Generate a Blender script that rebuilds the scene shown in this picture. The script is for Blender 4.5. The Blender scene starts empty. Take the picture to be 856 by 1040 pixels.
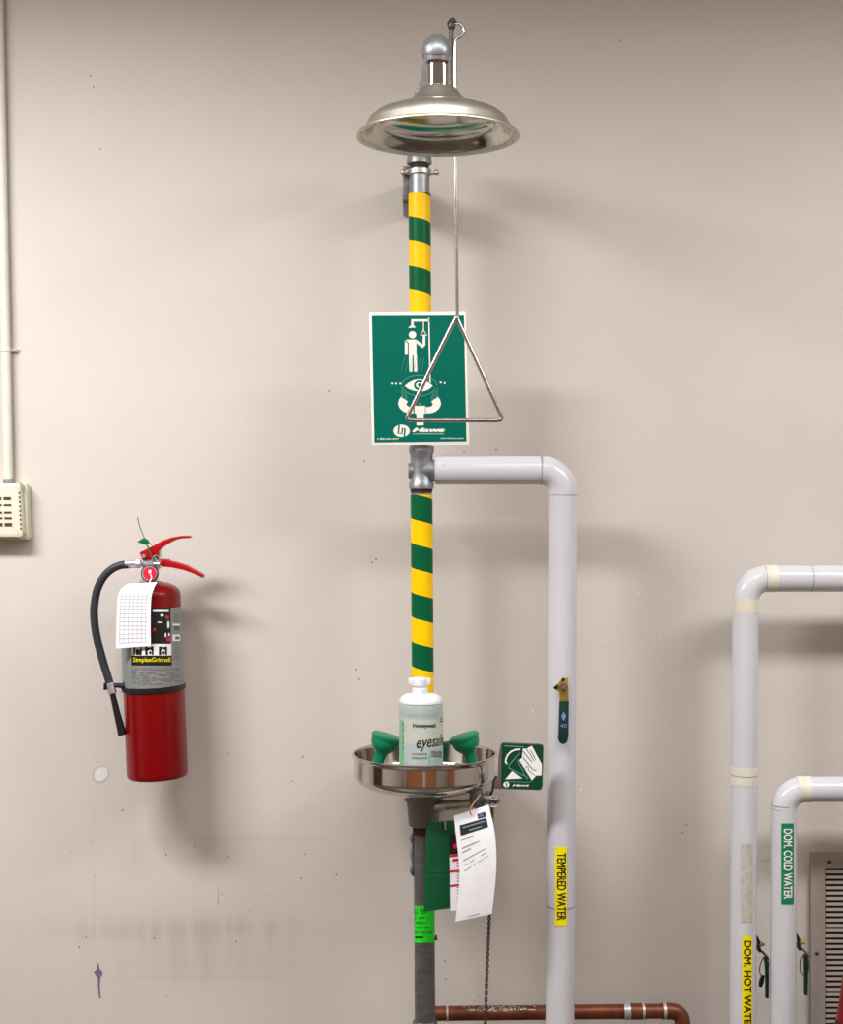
import bpy, bmesh, math, random
from mathutils import Vector, Matrix, Euler
random.seed(7)
PI = math.pi
SC = bpy.context.scene
COL = SC.collection
# ---------------------------------------------------------------- camera
F, CX, CY = 1475.0, 428.0, 508.0          # focal length, axis and eye level in pixels of the 856x1040 frame
EYE = 1.5
WY = 3.08                                  # the wall's distance
cam = bpy.data.cameras.new('camera'); camo = bpy.data.objects.new('camera', cam); COL.objects.link(camo)
camo.location = (0, 0, EYE); camo.rotation_euler = (PI/2, 0, 0)
cam.sensor_fit = 'VERTICAL'; cam.sensor_height = 24; cam.lens = 24*F/1040; cam.shift_y = -12/1040
cam.clip_start = .05
SC.camera = camo
# ---------------------------------------------------------------- world, exposure, lights
w = bpy.data.worlds.new('world'); SC.world = w; w.use_nodes = True
w.node_tree.nodes['Background'].inputs[0].default_value = (.9, .95, 1, 1)
w.node_tree.nodes['Background'].inputs[1].default_value = .05
SC.view_settings.view_transform = 'Standard'; SC.view_settings.look = 'None'
SC.view_settings.gamma = 1; SC.view_settings.use_curve_mapping = False
SC.view_settings.exposure = -0.12
CEIL = 2.69
LIGHTS = [(-1.4, 1.67, 1.2, .4, 82), (.1, 1.67, 1.2, .4, 11), (1.6, 1.67, 1.2, .4, 40), (.1, -.35, 1.2, .4, 9)]  # the last is an unseen fill lamp, added to soften shadows on the wall
for lx, ly, sx, sy, pw in LIGHTS:
    l = bpy.data.lights.new('troffer_lamp', 'AREA'); l.shape = 'RECTANGLE'; l.size = sx-.08; l.size_y = sy-.08
    l.energy = pw; l.color = (1, .99, .985)
    o = bpy.data.objects.new('troffer_lamp', l); COL.objects.link(o); o.location = (lx, ly, CEIL-.022)

# ---------------------------------------------------------------- materials
def lin(c):
    return tuple(((v/255)/12.92 if v/255 <= .04045 else ((v/255+.055)/1.055)**2.4) for v in c)
def mat(name, rgb, rough=.5, metal=0., noise=0., nscale=40., bump=0., bscale=200., spec=.5, emis=0, trans=0, ior=1.45, coat=0, stretch=None, rgb2=None):
    m = bpy.data.materials.new(name); m.use_nodes = True
    nt = m.node_tree; b = nt.nodes['Principled BSDF']
    c = lin(rgb)
    b.inputs['Base Color'].default_value = (*c, 1); b.inputs['Roughness'].default_value = rough
    b.inputs['Metallic'].default_value = metal; b.inputs['Specular IOR Level'].default_value = spec
    b.inputs['IOR'].default_value = ior
    if trans: b.inputs['Transmission Weight'].default_value = trans
    if coat: b.inputs['Coat Weight'].default_value = coat; b.inputs['Coat Roughness'].default_value = .08
    if emis:
        b.inputs['Emission Color'].default_value = (*c, 1); b.inputs['Emission Strength'].default_value = emis
    tc = nt.nodes.new('ShaderNodeTexCoord'); src = tc.outputs['Object']
    if stretch:
        mp = nt.nodes.new('ShaderNodeMapping'); mp.inputs['Scale'].default_value = stretch
        nt.links.new(src, mp.inputs[0]); src = mp.outputs[0]
    n = nt.nodes.new('ShaderNodeTexNoise'); n.inputs['Scale'].default_value = nscale; n.inputs['Detail'].default_value = 4
    nt.links.new(src, n.inputs['Vector'])
    cr = nt.nodes.new('ShaderNodeValToRGB')
    k = noise if noise else .03
    c2 = lin(rgb2) if rgb2 else tuple(min(1, v*(1+k)) for v in c)
    cr.color_ramp.elements[0].position = .35; cr.color_ramp.elements[0].color = (*[v*(1-k) for v in c], 1)
    cr.color_ramp.elements[1].position = .65; cr.color_ramp.elements[1].color = (*c2, 1)
    nt.links.new(n.outputs['Fac'], cr.inputs[0]); nt.links.new(cr.outputs[0], b.inputs['Base Color'])
    if bump:
        n2 = nt.nodes.new('ShaderNodeTexNoise'); n2.inputs['Scale'].default_value = bscale
        nt.links.new(src, n2.inputs['Vector'])
        bp = nt.nodes.new('ShaderNodeBump'); bp.inputs['Strength'].default_value = bump; bp.inputs['Distance'].default_value = .001
        nt.links.new(n2.outputs['Fac'], bp.inputs['Height']); nt.links.new(bp.outputs[0], b.inputs['Normal'])
    return m
M = dict(
 galv=mat('galvanised_steel', (150,154,158), .42, .75, .14, 60, .25, 120),
 galv2=mat('dark_galvanised_steel', (118,119,120), .45, .75, .16, 40, .3, 90, stretch=(1,1,3)),
 castgrey=mat('grey_painted_casting', (128,122,119), .5, .35, .06, 60, .25, 150),
 stain=mat('polished_stainless_steel', (205,200,192), .10, 1, .03, 30),
 satin=mat('satin_stainless_steel', (196,191,180), .40, 1, .06, 120, .1, 300),
 inner=mat('inner_stainless_steel', (185,180,170), .13, 1, .04, 30),
 chrome=mat('chrome', (225,222,222), .07, 1, .02, 30),
 rod=mat('bright_steel_rod', (185,178,176), .22, 1, .08, 60),
 darkmetal=mat('dark_oxidised_metal', (78,74,70), .4, .8, .2, 90),
 rust=mat('rusty_thread', (66,28,22), .8, .1, .35, 150, .5, 300),
 blackthread=mat('black_thread_sealant', (40,34,32), .6, .2, .3, 150),
 tgreen=mat('green_tape', (0,92,54), .36, 0, .04, 20, spec=.18), tyellow=mat('yellow_tape', (255,203,0), .36, 0, .03, 20, spec=.25),
 sgreen=mat('sign_green', (0,104,88), .5, 0, .03, 12, spec=.12), swhite=mat('sign_white', (244,242,232), .4),
 sline=mat('sign_pale_green_line', (95,165,145), .4),
 dgreen=mat('dark_sign_green', (0,66,42), .35), 
 pipew=mat('white_pvc_jacket', (206,206,213), .24, 0, .015, 8, coat=.3),
 pipew2=mat('white_pvc_jacket_right', (208,208,214), .2, 0, .02, 8, coat=.3),
 seam=mat('pipe_seam', (150,150,152), .6), tape=mat('cream_tape', (222,218,202), .5, 0, .03, 60),
 oldtape=mat('worn_grey_label', (190,188,178), .6, 0, .12, 90),
 lyellow=mat('label_yellow', (250,232,0), .4), lgreen=mat('label_green', (0,128,84), .4),
 black=mat('black_print', (18,20,18), .5), blackp=mat('black_plastic', (22,22,24), .38), rubber=mat('black_hose_rubber', (44,47,54), .5, 0, .08, 200, .2, 500),
 white=mat('white_print', (240,240,240), .5),
 red=mat('extinguisher_red', (122,0,3), .3, 0, .03, 10, spec=.35, coat=.12), redp=mat('red_lever_paint', (170,4,10), .35, spec=.35),
 dred=mat('red_print', (205,25,30), .5), alu=mat('cast_aluminium', (205,203,215), .32, .75, .06, 80),
 labelgrey=mat('silver_grey_label', (140,143,143), .45, .15, .05, 160, stretch=(.3,.3,3)),
 greytext=mat('grey_print', (98,100,101), .5), paper=mat('white_tag_paper', (246,246,250), .6), bluep=mat('blue_ink', (120,135,205), .6),
 greyp=mat('pale_grey_print', (140,142,168), .6), midp=mat('mid_grey_print', (120,118,128), .6),
 sealg=mat('green_plastic_seal', (0,98,62), .4), stringg=mat('green_seal_wire', (70,135,110), .5),
 capg=mat('green_plastic_cap', (0,128,88), .33, 0, .04, 40), gaugered=mat('gauge_red', (215,30,60), .35),
 bottlep=mat('translucent_bottle_plastic', (214,226,226), .2, 0, .03, 12, trans=.42, ior=1.25),
 bottlew=mat('milky_white_plastic', (236,240,246), .3, 0, .02, 20, trans=.15), bprint=mat('pale_green_print', (120,185,140), .5),
 liquid=mat('saline', (205,228,226), .05, trans=.8, ior=1.33),
 tagg=mat('green_tag_card', (0,88,50), .6, 0, .12, 30, stretch=(1,1,.2)), tagg2=mat('green_tag_print', (0,78,45), .5),
 lime=mat('lime_sticker', (30,225,40), .45, 0, .08, 40), navy=mat('navy_print', (20,45,110), .5), dkgreen=mat('dark_green_print', (28,52,38), .5),
 cream=mat('cream_plastic', (226,217,200), .4, 0, .02, 30), creamg=mat('pale_green_cream_box', (205,208,180), .45), slot=mat('dark_slot', (70,58,40), .7),
 conduit=mat('painted_conduit', (222,219,208), .45, 0, .03, 20, .15, 60), patina=mat('grey_green_patina', (128,142,138), .6, .3, .2, 150),
 copper=mat('aged_copper', (118,66,46), .42, .55, .25, 30, .2, 80), solder=mat('solder', (190,192,190), .4, .6, .2, 200),
 brass=mat('brass', (196,178,84), .35, .7, .12, 90), dgrip=mat('dark_green_vinyl_grip', (8,52,42), .4), bronze=mat('bronze_nut', (150,132,110), .35, .8, .1, 90),
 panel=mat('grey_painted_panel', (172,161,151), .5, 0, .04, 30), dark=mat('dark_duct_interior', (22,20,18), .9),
 flagback=mat('brown_grey_flag_plate', (104,90,88), .5, .1),
 purple=mat('purple_paint_mark', (120,104,128), .7), patch=mat('white_filler_patch', (225,222,218), .6, 0, .06, 120), patche=mat('grey_patch_edge', (192,184,177), .8),
 yel=mat('yellow_paint_drip', (214,180,96), .6), speck=mat('dark_speck', (116,106,98), .8), wspeck=mat('white_paint_fleck', (236,232,226), .6),
 grn=mat('green_speck', (70,140,110), .7), twine=mat('tan_wire_tie', (176,140,86), .6), cable=mat('braided_steel_chain', (92,86,76), .35, .8, .3, 400),
 diff=mat('lamp_diffuser', (255,252,246), .6, emis=3.0), wfr=mat('white_enamel', (235,235,232), .4),
 wood=mat('brown_wood_door', (178,122,82), .4, 0, .2, 6, stretch=(6,6,.6)), steelframe=mat('pale_door_frame', (226,224,218), .4),
 cone=mat('red_cone_plastic', (122,4,8), .4), coneb=mat('black_rubber_base', (26,26,26), .6),
)

# ---------------------------------------------------------------- geometry helpers (all in world coordinates)
def P(px, py, Y): return Vector(((px-CX)*Y/F, Y, EYE-(py-CY)*Y/F))
def S(px, Y): return px*Y/F                      # a length in pixels at distance Y
def frame(d):
    d = d.normalized(); a = Vector((0,0,1)) if abs(d.z) < .9 else Vector((0,-1,0))
    x = a.cross(d).normalized(); return x, d.cross(x)
class MB:
    def __init__(s): s.bm = bmesh.new()
    def rings(s, rs, cap=True, closed=True):
        prev = None; n = None
        allr = []
        for r in rs: allr.append([s.bm.verts.new(v) for v in r])
        for a, b in zip(allr, allr[1:]):
            n = len(a)
            for i in range(n if closed else n-1):
                j = (i+1) % n
                s.bm.faces.new((a[i], a[j], b[j], b[i]))
        if cap and closed:
            s.bm.faces.new(allr[0][::-1]); s.bm.faces.new(allr[-1])
        return s
    def lathe(s, prof, o, d=Vector((0,0,1)), seg=48, cap=True):
        d = Vector(d).normalized(); x, y = frame(d); o = Vector(o); rs = []
        for r, h in prof:
            r = max(r, 1e-5)
            rs.append([o+d*h+(x*math.cos(2*PI*i/seg)+y*math.sin(2*PI*i/seg))*r for i in range(seg)])
        return s.rings(rs, cap)
    def cyl(s, a, b, r, r2=None, seg=32, bev=0):
        a, b = Vector(a), Vector(b); L = (b-a).length; r2 = r if r2 is None else r2
        pr = [(r-bev, 0), (r, bev), (r2, L-bev), (r2-bev, L)] if bev else [(r, 0), (r2, L)]
        return s.lathe(pr, a, b-a, seg)
    def tube(s, pts, r, seg=12, smooth=0, cap=True, flat=1.):
        pts = [Vector(p) for p in pts]
        rr = list(r) if isinstance(r, (list, tuple)) else [r]*len(pts)
        if smooth:
            q, qr = [], []
            n = len(pts)
            for i in range(n-1):
                p0, p1, p2, p3 = pts[max(0,i-1)], pts[i], pts[i+1], pts[min(n-1,i+2)]
                for k in range(smooth):
                    t = k/smooth
                    q.append(.5*((2*p1)+(p2-p0)*t+(2*p0-5*p1+4*p2-p3)*t*t+(3*p1-p0-3*p2+p3)*t**3)); qr.append(rr[i]*(1-t)+rr[i+1]*t)
            q.append(pts[-1]); qr.append(rr[-1]); pts, rr = q, qr
        n = len(pts); tan = []
        for i in range(n): tan.append((pts[min(n-1,i+1)]-pts[max(0,i-1)]).normalized())
        x, y = frame(tan[0]); rs = []
        for i in range(n):
            x = (x-tan[i]*x.dot(tan[i])).normalized(); y = tan[i].cross(x)
            rs.append([pts[i]+(x*math.cos(2*PI*k/seg)+y*math.sin(2*PI*k/seg)*flat)*rr[i] for k in range(seg)])
        return s.rings(rs, cap)
    def torus(s, c, d, R, r, seg=32, ss=10, a0=0, a1=2*PI):
        x, y = frame(Vector(d)); c = Vector(c); full = abs(a1-a0-2*PI) < 1e-6; pts = []
        for i in range(seg+1): t = a0+(a1-a0)*i/seg; pts.append(c+(x*math.cos(t)+y*math.sin(t))*R)
        return s.tube(pts, r, ss, cap=not full)
    def box(s, c, size, rot=None, bev=0):
        t = bmesh.new(); bmesh.ops.create_cube(t, size=1)
        for v in t.verts: v.co = Vector((v.co.x*size[0], v.co.y*size[1], v.co.z*size[2]))
        if bev: bmesh.ops.bevel(t, geom=t.edges[:], offset=bev, segments=2, profile=.6, affect='EDGES')
        m = Matrix.Translation(Vector(c)) @ (rot.to_4x4() if rot else Matrix())
        return s.merge(t, m)
    def merge(s, t, m=Matrix()):
        mp = {}
        for v in t.verts: mp[v] = s.bm.verts.new(m @ v.co)
        for f in t.faces:
            g = s.bm.faces.new([mp[v] for v in f.verts]); g.material_index = f.material_index
        t.free(); return s
    def ball(s, c, r, sc=(1,1,1), seg=20):
        t = bmesh.new(); bmesh.ops.create_uvsphere(t, u_segments=seg, v_segments=seg//2, radius=r)
        for v in t.verts: v.co = Vector((v.co.x*sc[0], v.co.y*sc[1], v.co.z*sc[2]))
        return s.merge(t, Matrix.Translation(Vector(c)))
    def prism(s, pts, Y0, Y1, bev=0):                 # pixel outline at distance Y0 (near), given thickness to Y1
        t = bmesh.new()
        a = [t.verts.new(P(x, y, Y0)) for x, y in pts]
        b = [t.verts.new(Vector((v.co.x, Y1, v.co.z))) for v in a]
        n = len(pts); t.faces.new(a); t.faces.new(b[::-1])
        for i in range(n): j = (i+1) % n; t.faces.new((a[i], b[i], b[j], a[j]))
        bmesh.ops.recalc_face_normals(t, faces=t.faces[:])
        if bev: bmesh.ops.bevel(t, geom=t.edges[:], offset=bev, segments=2, profile=.6, affect='EDGES')
        return s.merge(t)
    # flat marks on a surface map  f(a, b, off) -> Vector
    def mark(s, f, pts, off=.0003):
        vs = [s.bm.verts.new(f(x, y, off)) for x, y in pts]; fc = s.bm.faces.new(vs)
        bmesh.ops.triangulate(s.bm, faces=[fc]); return s
    def rect(s, f, x0, y0, x1, y1, off=.0003, nx=1, ny=1):
        g = [[s.bm.verts.new(f(x0+(x1-x0)*i/nx, y0+(y1-y0)*j/ny, off)) for i in range(nx+1)] for j in range(ny+1)]
        for j in range(ny):
            for i in range(nx): s.bm.faces.new((g[j][i], g[j][i+1], g[j+1][i+1], g[j+1][i]))
        return s
    def disc(s, f, x, y, rx, ry=None, off=.0003, n=24, a0=0, a1=2*PI):
        ry = rx if ry is None else ry; k = n if a1-a0 < 6.28 else n-1
        return s.mark(f, [(x+rx*math.cos(a0+(a1-a0)*i/n), y+ry*math.sin(a0+(a1-a0)*i/n)) for i in range(k+1)], off)
    def stroke(s, f, pts, wd, off=.0003):
        n = len(pts); L, R = [], []
        for i in range(n):
            a, b = pts[max(0,i-1)], pts[min(n-1,i+1)]; dx, dy = b[0]-a[0], b[1]-a[1]; l = math.hypot(dx, dy) or 1
            wi = wd[i] if isinstance(wd, (list, tuple)) else wd
            L.append(s.bm.verts.new(f(pts[i][0]-dy/l*wi/2, pts[i][1]+dx/l*wi/2, off))); R.append(s.bm.verts.new(f(pts[i][0]+dy/l*wi/2, pts[i][1]-dx/l*wi/2, off)))
        for i in range(n-1): s.bm.faces.new((L[i], L[i+1], R[i+1], R[i]))
        return s
    def bold(s, f, txt, x0, y0, x1, y1, off, d=.35, **k):    # struck twice, a hair apart
        s.text(f, txt, x0, y0, x1-d, y1-d, off, **k); s.text(f, txt, x0+d, y0+d, x1, y1, off+.00008, **k); s.text(f, txt, x0, y0+d, x1-d, y1, off+.00004, **k); return s
    def text(s, f, txt, x0, y0, x1, y1, off=.0004, bold=0., shear=0., rot=0, sub=0):
        c = bpy.data.curves.new('t', 'FONT'); c.body = txt; c.offset = bold; c.shear = shear; c.resolution_u = 3
        o = bpy.data.objects.new('t', c); COL.objects.link(o)
        me = bpy.data.meshes.new_from_object(o.evaluated_get(bpy.context.evaluated_depsgraph_get()))
        xs = [v.co.x for v in me.vertices]; ys = [v.co.y for v in me.vertices]
        a, b, cc, d = min(xs), max(xs), min(ys), max(ys); vs = []
        for v in me.vertices:
            u = (v.co.x-a)/(b-a); t = (v.co.y-cc)/(d-cc)
            if rot: q = (x0+(x1-x0)*t, y0+(y1-y0)*u)           # reads downwards, letters' tops to the right
            else: q = (x0+(x1-x0)*u, y1+(y0-y1)*t)
            vs.append(q)
        t = bmesh.new(); tv = [t.verts.new((a_, b_, 0)) for a_, b_ in vs]
        for p in me.polygons:
            try: t.faces.new([tv[i] for i in p.vertices])
            except ValueError: pass
        if sub:
            for _ in range(5):
                es = [e for e in t.edges if e.calc_length() > sub]
                if not es: break
                bmesh.ops.subdivide_edges(t, edges=es, cuts=1); bmesh.ops.triangulate(t, faces=t.faces[:])
        mp = {v: s.bm.verts.new(f(v.co.x, v.co.y, off)) for v in t.verts}
        for p in t.faces:
            try: s.bm.faces.new([mp[v] for v in p.verts])
            except ValueError: pass
        t.free()
        bpy.data.objects.remove(o); bpy.data.curves.remove(c); bpy.data.meshes.remove(me); return s
    def build(s, name, mats, parent=None, flatmark=False, recenter=True, ang=35):
        bmesh.ops.remove_doubles(s.bm, verts=s.bm.verts[:], dist=1e-6)
        if not flatmark: bmesh.ops.recalc_face_normals(s.bm, faces=s.bm.faces[:])
        me = bpy.data.meshes.new(name); s.bm.to_mesh(me); s.bm.free()
        if parent is not None:
            inv = WM[parent].inverted(); me.transform(inv)
        o = bpy.data.objects.new(name, me); COL.objects.link(o)
        ctr = Vector()
        if recenter and len(me.vertices):
            lo = [min(v.co[i] for v in me.vertices) for i in range(3)]; hi = [max(v.co[i] for v in me.vertices) for i in range(3)]
            ctr = Vector([(a+b)/2 for a, b in zip(lo, hi)])
            if parent is None: ctr.z = lo[2]
            me.transform(Matrix.Translation(-ctr))
        o.location = ctr
        if parent is not None: o.parent = parent; WM[o] = WM[parent] @ Matrix.Translation(ctr)
        else: WM[o] = Matrix.Translation(ctr)
        for m in (mats if isinstance(mats, (list, tuple)) else [mats]): me.materials.append(M[m] if isinstance(m, str) else m)
        if not flatmark:
            for p in me.polygons: p.use_smooth = True
            me.set_sharp_from_angle(angle=math.radians(ang))
        return o
WM = {}
def tag(o, label, cat, group=None, kind=None):
    if label: o['label'] = label
    if cat: o['category'] = cat
    if group: o['group'] = group
    if kind: o['kind'] = kind
    return o
def thing(name, label, cat, loc, group=None, rot=None):
    o = bpy.data.objects.new(name, None); COL.objects.link(o); o.location = loc; o.empty_display_size = .05
    m = Matrix.Translation(Vector(loc))
    if rot: o.rotation_euler = rot; m = m @ Euler(rot).to_matrix().to_4x4()
    WM[o] = m
    return tag(o, label, cat, group)
def struct(name, mb, m, parent=None, **k):
    o = mb.build(name, m, parent, recenter=False, **k)
    if parent is None: o['kind'] = 'structure'
    return o
def plane(Y): return lambda x, y, off: P(x, y, Y)+Vector((0, -off, 0))
def cyl_map(xc, Y, rpx):                          # marks on a near-vertical cylinder; xc may be a function of y
    R = S(rpx, Y)
    def f(x, y, off):
        c = xc(y) if callable(xc) else xc
        X0 = (c-CX)*Y/F; r = R+off; dx = max(-.995, min(.995, (x-c)/rpx))
        for _ in range(6):                          # the point of the round surface seen at pixel x
            Yp = Y-math.sqrt(1-dx*dx)*r; dx = max(-.995, min(.995, ((x-CX)*Yp/F-X0)/r))
        Yp = Y-math.sqrt(1-dx*dx)*r
        return Vector((X0+dx*r, Yp, EYE-(y-CY)*Yp/F))
    return f

# ---------------------------------------------------------------- room shell
XL, XR, YB = -2.6, 2.6, -1.25
def slab(x0, x1, y0, y1, z0, z1): return MB().box(((x0+x1)/2, (y0+y1)/2, (z0+z1)/2), (x1-x0, y1-y0, z1-z0))
def wall_material():
    m = bpy.data.materials.new('beige_painted_wall'); m.use_nodes = True; nt = m.node_tree; N = nt.nodes; L = nt.links
    b = N['Principled BSDF']; b.inputs['Roughness'].default_value = .55; b.inputs['Specular IOR Level'].default_value = .3
    tc = N.new('ShaderNodeTexCoord'); sp = N.new('ShaderNodeSeparateXYZ'); L.new(tc.outputs['Object'], sp.inputs[0])
    def math_(op, a, bb=None):
        n = N.new('ShaderNodeMath'); n.operation = op
        for i, v in enumerate((a, bb)):
            if v is None: continue
            if isinstance(v, (int, float)): n.inputs[i].default_value = v
            else: L.new(v, n.inputs[i])
        return n.outputs[0]
    def gauss(px, py, sx, sy, amp):
        c = P(px, py, WY)
        a = math_('DIVIDE', math_('SUBTRACT', sp.outputs['X'], c.x), S(sx, WY)); d = math_('DIVIDE', math_('SUBTRACT', sp.outputs['Z'], c.z), S(sy, WY))
        r = math_('ADD', math_('MULTIPLY', a, a), math_('MULTIPLY', d, d))
        return math_('MULTIPLY', math_('POWER', 2.718, math_('MULTIPLY', r, -1)), amp)
    mp = N.new('ShaderNodeMapping'); mp.inputs['Scale'].default_value = (17, 1, 2.2); L.new(tc.outputs['Object'], mp.inputs[0])
    st = N.new('ShaderNodeTexNoise'); st.inputs['Scale'].default_value = 1.6; st.inputs['Detail'].default_value = 5; L.new(mp.outputs[0], st.inputs['Vector'])
    streak = math_('MULTIPLY', math_('SUBTRACT', st.outputs['Fac'], .25), 1.6)
    total = None
    for g in [(165,943,110,12,.30),(215,965,110,40,.20),(250,940,60,8,.16),(190,968,36,26,.12),(120,950,40,5,.12)]:
        v = math_('MULTIPLY', gauss(*g), streak); total = v if total is None else math_('ADD', total, v)
    for g in [(240,852,85,2.,.09),(190,992,110,1.2,.07),(95,910,1.2,90,.05),(136,860,.9,55,.06),(780,874,8,1.2,.3),(650,930,40,2,.03)]:
        total = math_('ADD', total, gauss(*g))
    n1 = N.new('ShaderNodeTexNoise'); n1.inputs['Scale'].default_value = 3; n1.inputs['Detail'].default_value = 6; L.new(tc.outputs['Object'], n1.inputs['Vector'])
    cr = N.new('ShaderNodeValToRGB'); cr.color_ramp.elements[0].position = .3; cr.color_ramp.elements[1].position = .7
    cr.color_ramp.elements[0].color = (*lin((206,199,192)), 1); cr.color_ramp.elements[1].color = (*lin((211,204,197)), 1)
    L.new(n1.outputs['Fac'], cr.inputs[0])
    mx = N.new('ShaderNodeMix'); mx.data_type = 'RGBA'; L.new(total, mx.inputs['Factor']); L.new(cr.outputs[0], mx.inputs['A'])
    mx.inputs['B'].default_value = (*lin((110,102,98)), 1); L.new(mx.outputs['Result'], b.inputs['Base Color'])
    n2 = N.new('ShaderNodeTexNoise'); n2.inputs['Scale'].default_value = 160; n2.inputs['Detail'].default_value = 3; L.new(tc.outputs['Object'], n2.inputs['Vector'])
    n3 = N.new('ShaderNodeTexNoise'); n3.inputs['Scale'].default_value = 9; L.new(tc.outputs['Object'], n3.inputs['Vector'])
    h = math_('ADD', n2.outputs['Fac'], math_('MULTIPLY', n3.outputs['Fac'], 3))
    bp = N.new('ShaderNodeBump'); bp.inputs['Strength'].default_value = .25; bp.inputs['Distance'].default_value = .0012
    L.new(h, bp.inputs['Height']); L.new(bp.outputs[0], b.inputs['Normal'])
    return m
wallm = wall_material()
M['wallp'] = mat('beige_wall_paint', (196,190,184), .6, 0, .02, 4)
M['floorm'] = mat('speckled_vinyl_floor', (80,70,63), .35, 0, .12, 60)
M['ceilm'] = mat('ceiling_tile', (214,212,206), .8, 0, .05, 90, .3, 200)
wall = struct('wall_back', slab(XL, XR, WY, WY+.12, 0, CEIL), wallm)
struct('wall_left', slab(XL-.12, XL, YB, WY+.12, 0, CEIL), 'wallp')
struct('wall_right', slab(XR, XR+.12, YB, WY+.12, 0, CEIL), 'wallp')
struct('wall_front', slab(XL, XR, YB-.12, YB, 0, CEIL), 'wallp')
struct('floor', slab(XL-.12, XR+.12, YB-.12, WY+.12, -.12, 0), 'floorm')
struct('ceiling', slab(XL-.12, XR+.12, YB-.12, WY+.12, CEIL, CEIL+.12), 'ceilm')
struct('baseboard_back', slab(XL, XR, WY-.012, WY, 0, .1), 'blackp')
for i, (x0, x1) in enumerate(((-2.3, -.1), (.1, 1.5))):  # unseen doors, added and sized for the brown bands the bowl reflects
    d = struct('door_%d' % (i+1), slab(x0, x1, YB, YB+.045, .005, 2.1), 'wood')
    hx = x1-.08 if i == 0 else x0+.08
    MB().cyl((hx, YB+.045, 1.0), (hx, YB+.10, 1.0), .011).cyl((hx, YB+.095, 1.0), (hx+(-.12 if i == 0 else .12), YB+.095, 1.0), .009).build('door_handle', 'chrome', d)
struct('trim_1', slab(-2.37, -2.3, YB, YB+.06, 0, 2.17).box((1.535, YB+.03, 1.085), (.07, .06, 2.17)).box((-.4, YB+.03, 2.135), (3.8, .06, .07)).box((0, YB+.03, 1.05), (.2, .06, 2.1)), 'steelframe')  # frame added with the doors; its middle bar reflects as a pale line
M['darkwood'] = mat('dark_brown_door', (62,44,36), .4, 0, .2, 6, stretch=(6,6,.6))
d = struct('door_3', slab(XL, XL+.045, 1.9, 2.75, .005, 2.1), 'darkwood'); MB().cyl((XL+.045, 2.0, 1.0), (XL+.1, 2.0, 1.0), .011).build('door_handle', 'chrome', d)  # unseen, added for the dark band reflected at the bowl's left
d = struct('door_4', slab(XR-.045, XR, -.6, .6, .005, 2.1), 'wood'); MB().cyl((XR-.045, -.5, 1.0), (XR-.1, -.5, 1.0), .011).build('door_handle', 'chrome', d)  # unseen, added for the brown reflected at the bowl's right
# ceiling lights
for (lx, ly, sx, sy, pw), sd in zip(LIGHTS, ['at the left end of the row by the shower wall', 'in the middle of the row by the shower wall', 'at the right end of the row by the shower wall', 'far back from the shower wall']):
    t = thing('ceiling_light', 'white rectangular ceiling light '+sd, 'ceiling light', (lx, ly, CEIL-.02), 'ceiling lights')
    m = MB()
    for s_ in (-1, 1):
        m.box((lx+s_*(sx/2-.015), ly, CEIL-.011), (.03, sy, .02), bev=.003); m.box((lx, ly+s_*(sy/2-.015), CEIL-.011), (sx-.06, .03, .02), bev=.003)
    m.build('frame', 'wfr', t)
    MB().box((lx, ly, CEIL-.008), (sx-.06, sy-.06, .006)).build('diffuser', 'diff', t)

# ---------------------------------------------------------------- marks on the wall
wp = plane(WY)
def blob(m, x, y, r, r2=None, n=9):
    m.mark(wp, [(x+(r*random.uniform(.7, 1.2))*math.cos(2*PI*i/n), y+((r2 or r)*random.uniform(.7, 1.2))*math.sin(2*PI*i/n)) for i in range(n)], .0004)
def wmark(name, m, mt): return m.build(name, mt, wall, flatmark=True, recenter=False)
m = MB(); random.seed(3)
m.mark(wp, [(94,784),(97,780),(103,777.5),(109,778.5),(111.5,783),(110.5,789),(106,794),(98,795),(94,791)], .0003); wmark('patch_edge', m, 'patche')
m = MB(); m.mark(wp, [(95.5,784.5),(98,781),(103,778.7),(108,779.6),(110.3,783.5),(109.5,788.5),(105,792.5),(99,793.5),(95.5,790.5)], .0006); wmark('filler_patch', m, 'patch')
m = MB(); m.stroke(wp, [(99.5,978),(99.8,983),(101,990),(100.4,1000),(101.5,1014)], [1,2.5,3,2.2,1.6], .0004); m.mark(wp, [(95,987),(99,984),(103,985),(104.5,989),(101.5,993.5),(99,993)], .0005); wmark('purple_paint_mark', m, 'purple')
m = MB()
for x, y in [(490,16),(707,25),(673,95),(185,180),(393,283),(489,313),(714,306),(702,376),(803,366),(78,548),(58,576),(275,550),(513,560)]: blob(m, 60+x/2.853, 760+y/2.853, .9)
for x, y in [(92,77),(102,161-10),(365,690),(361,680),(95,88),(378,571),(382,568),(693,846),(334,397),(370,468),(471,459),(504,457),(697,838),(452,976),(453,994),(630,42)]: blob(m, x, y, .8, 1.0)
wmark('dark_specks', m, 'speck')
m = MB()
m.stroke(wp, [(221,900),(221.5,908),(221,918)], [1,.6,1.8])
for x, y in [(472,423),(550,470),(551,519),(612,558),(680,617),(796,690),(312,717),(90,270),(104,374)]: blob(m, 60+x/2.853, 760+y/2.853, 1.0)
blob(m, 692, 943, .8, 4); wmark('yellow_drips', m, 'yel')
m = MB()
for _ in range(34): blob(m, random.gauss(634, 13), random.gauss(665, 42), random.uniform(.3, .8))
for _ in range(16): blob(m, random.gauss(490, 8), 1024+random.uniform(-14, -8), .7)
for x, y in [(67,865),(270,902),(541,722),(590,802)]: blob(m, x, y, 1)
wmark('white_flecks', m, 'wspeck')
m = MB(); blob(m, 168.6, 868, .9); wmark('green_speck', m, 'grn')

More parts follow.
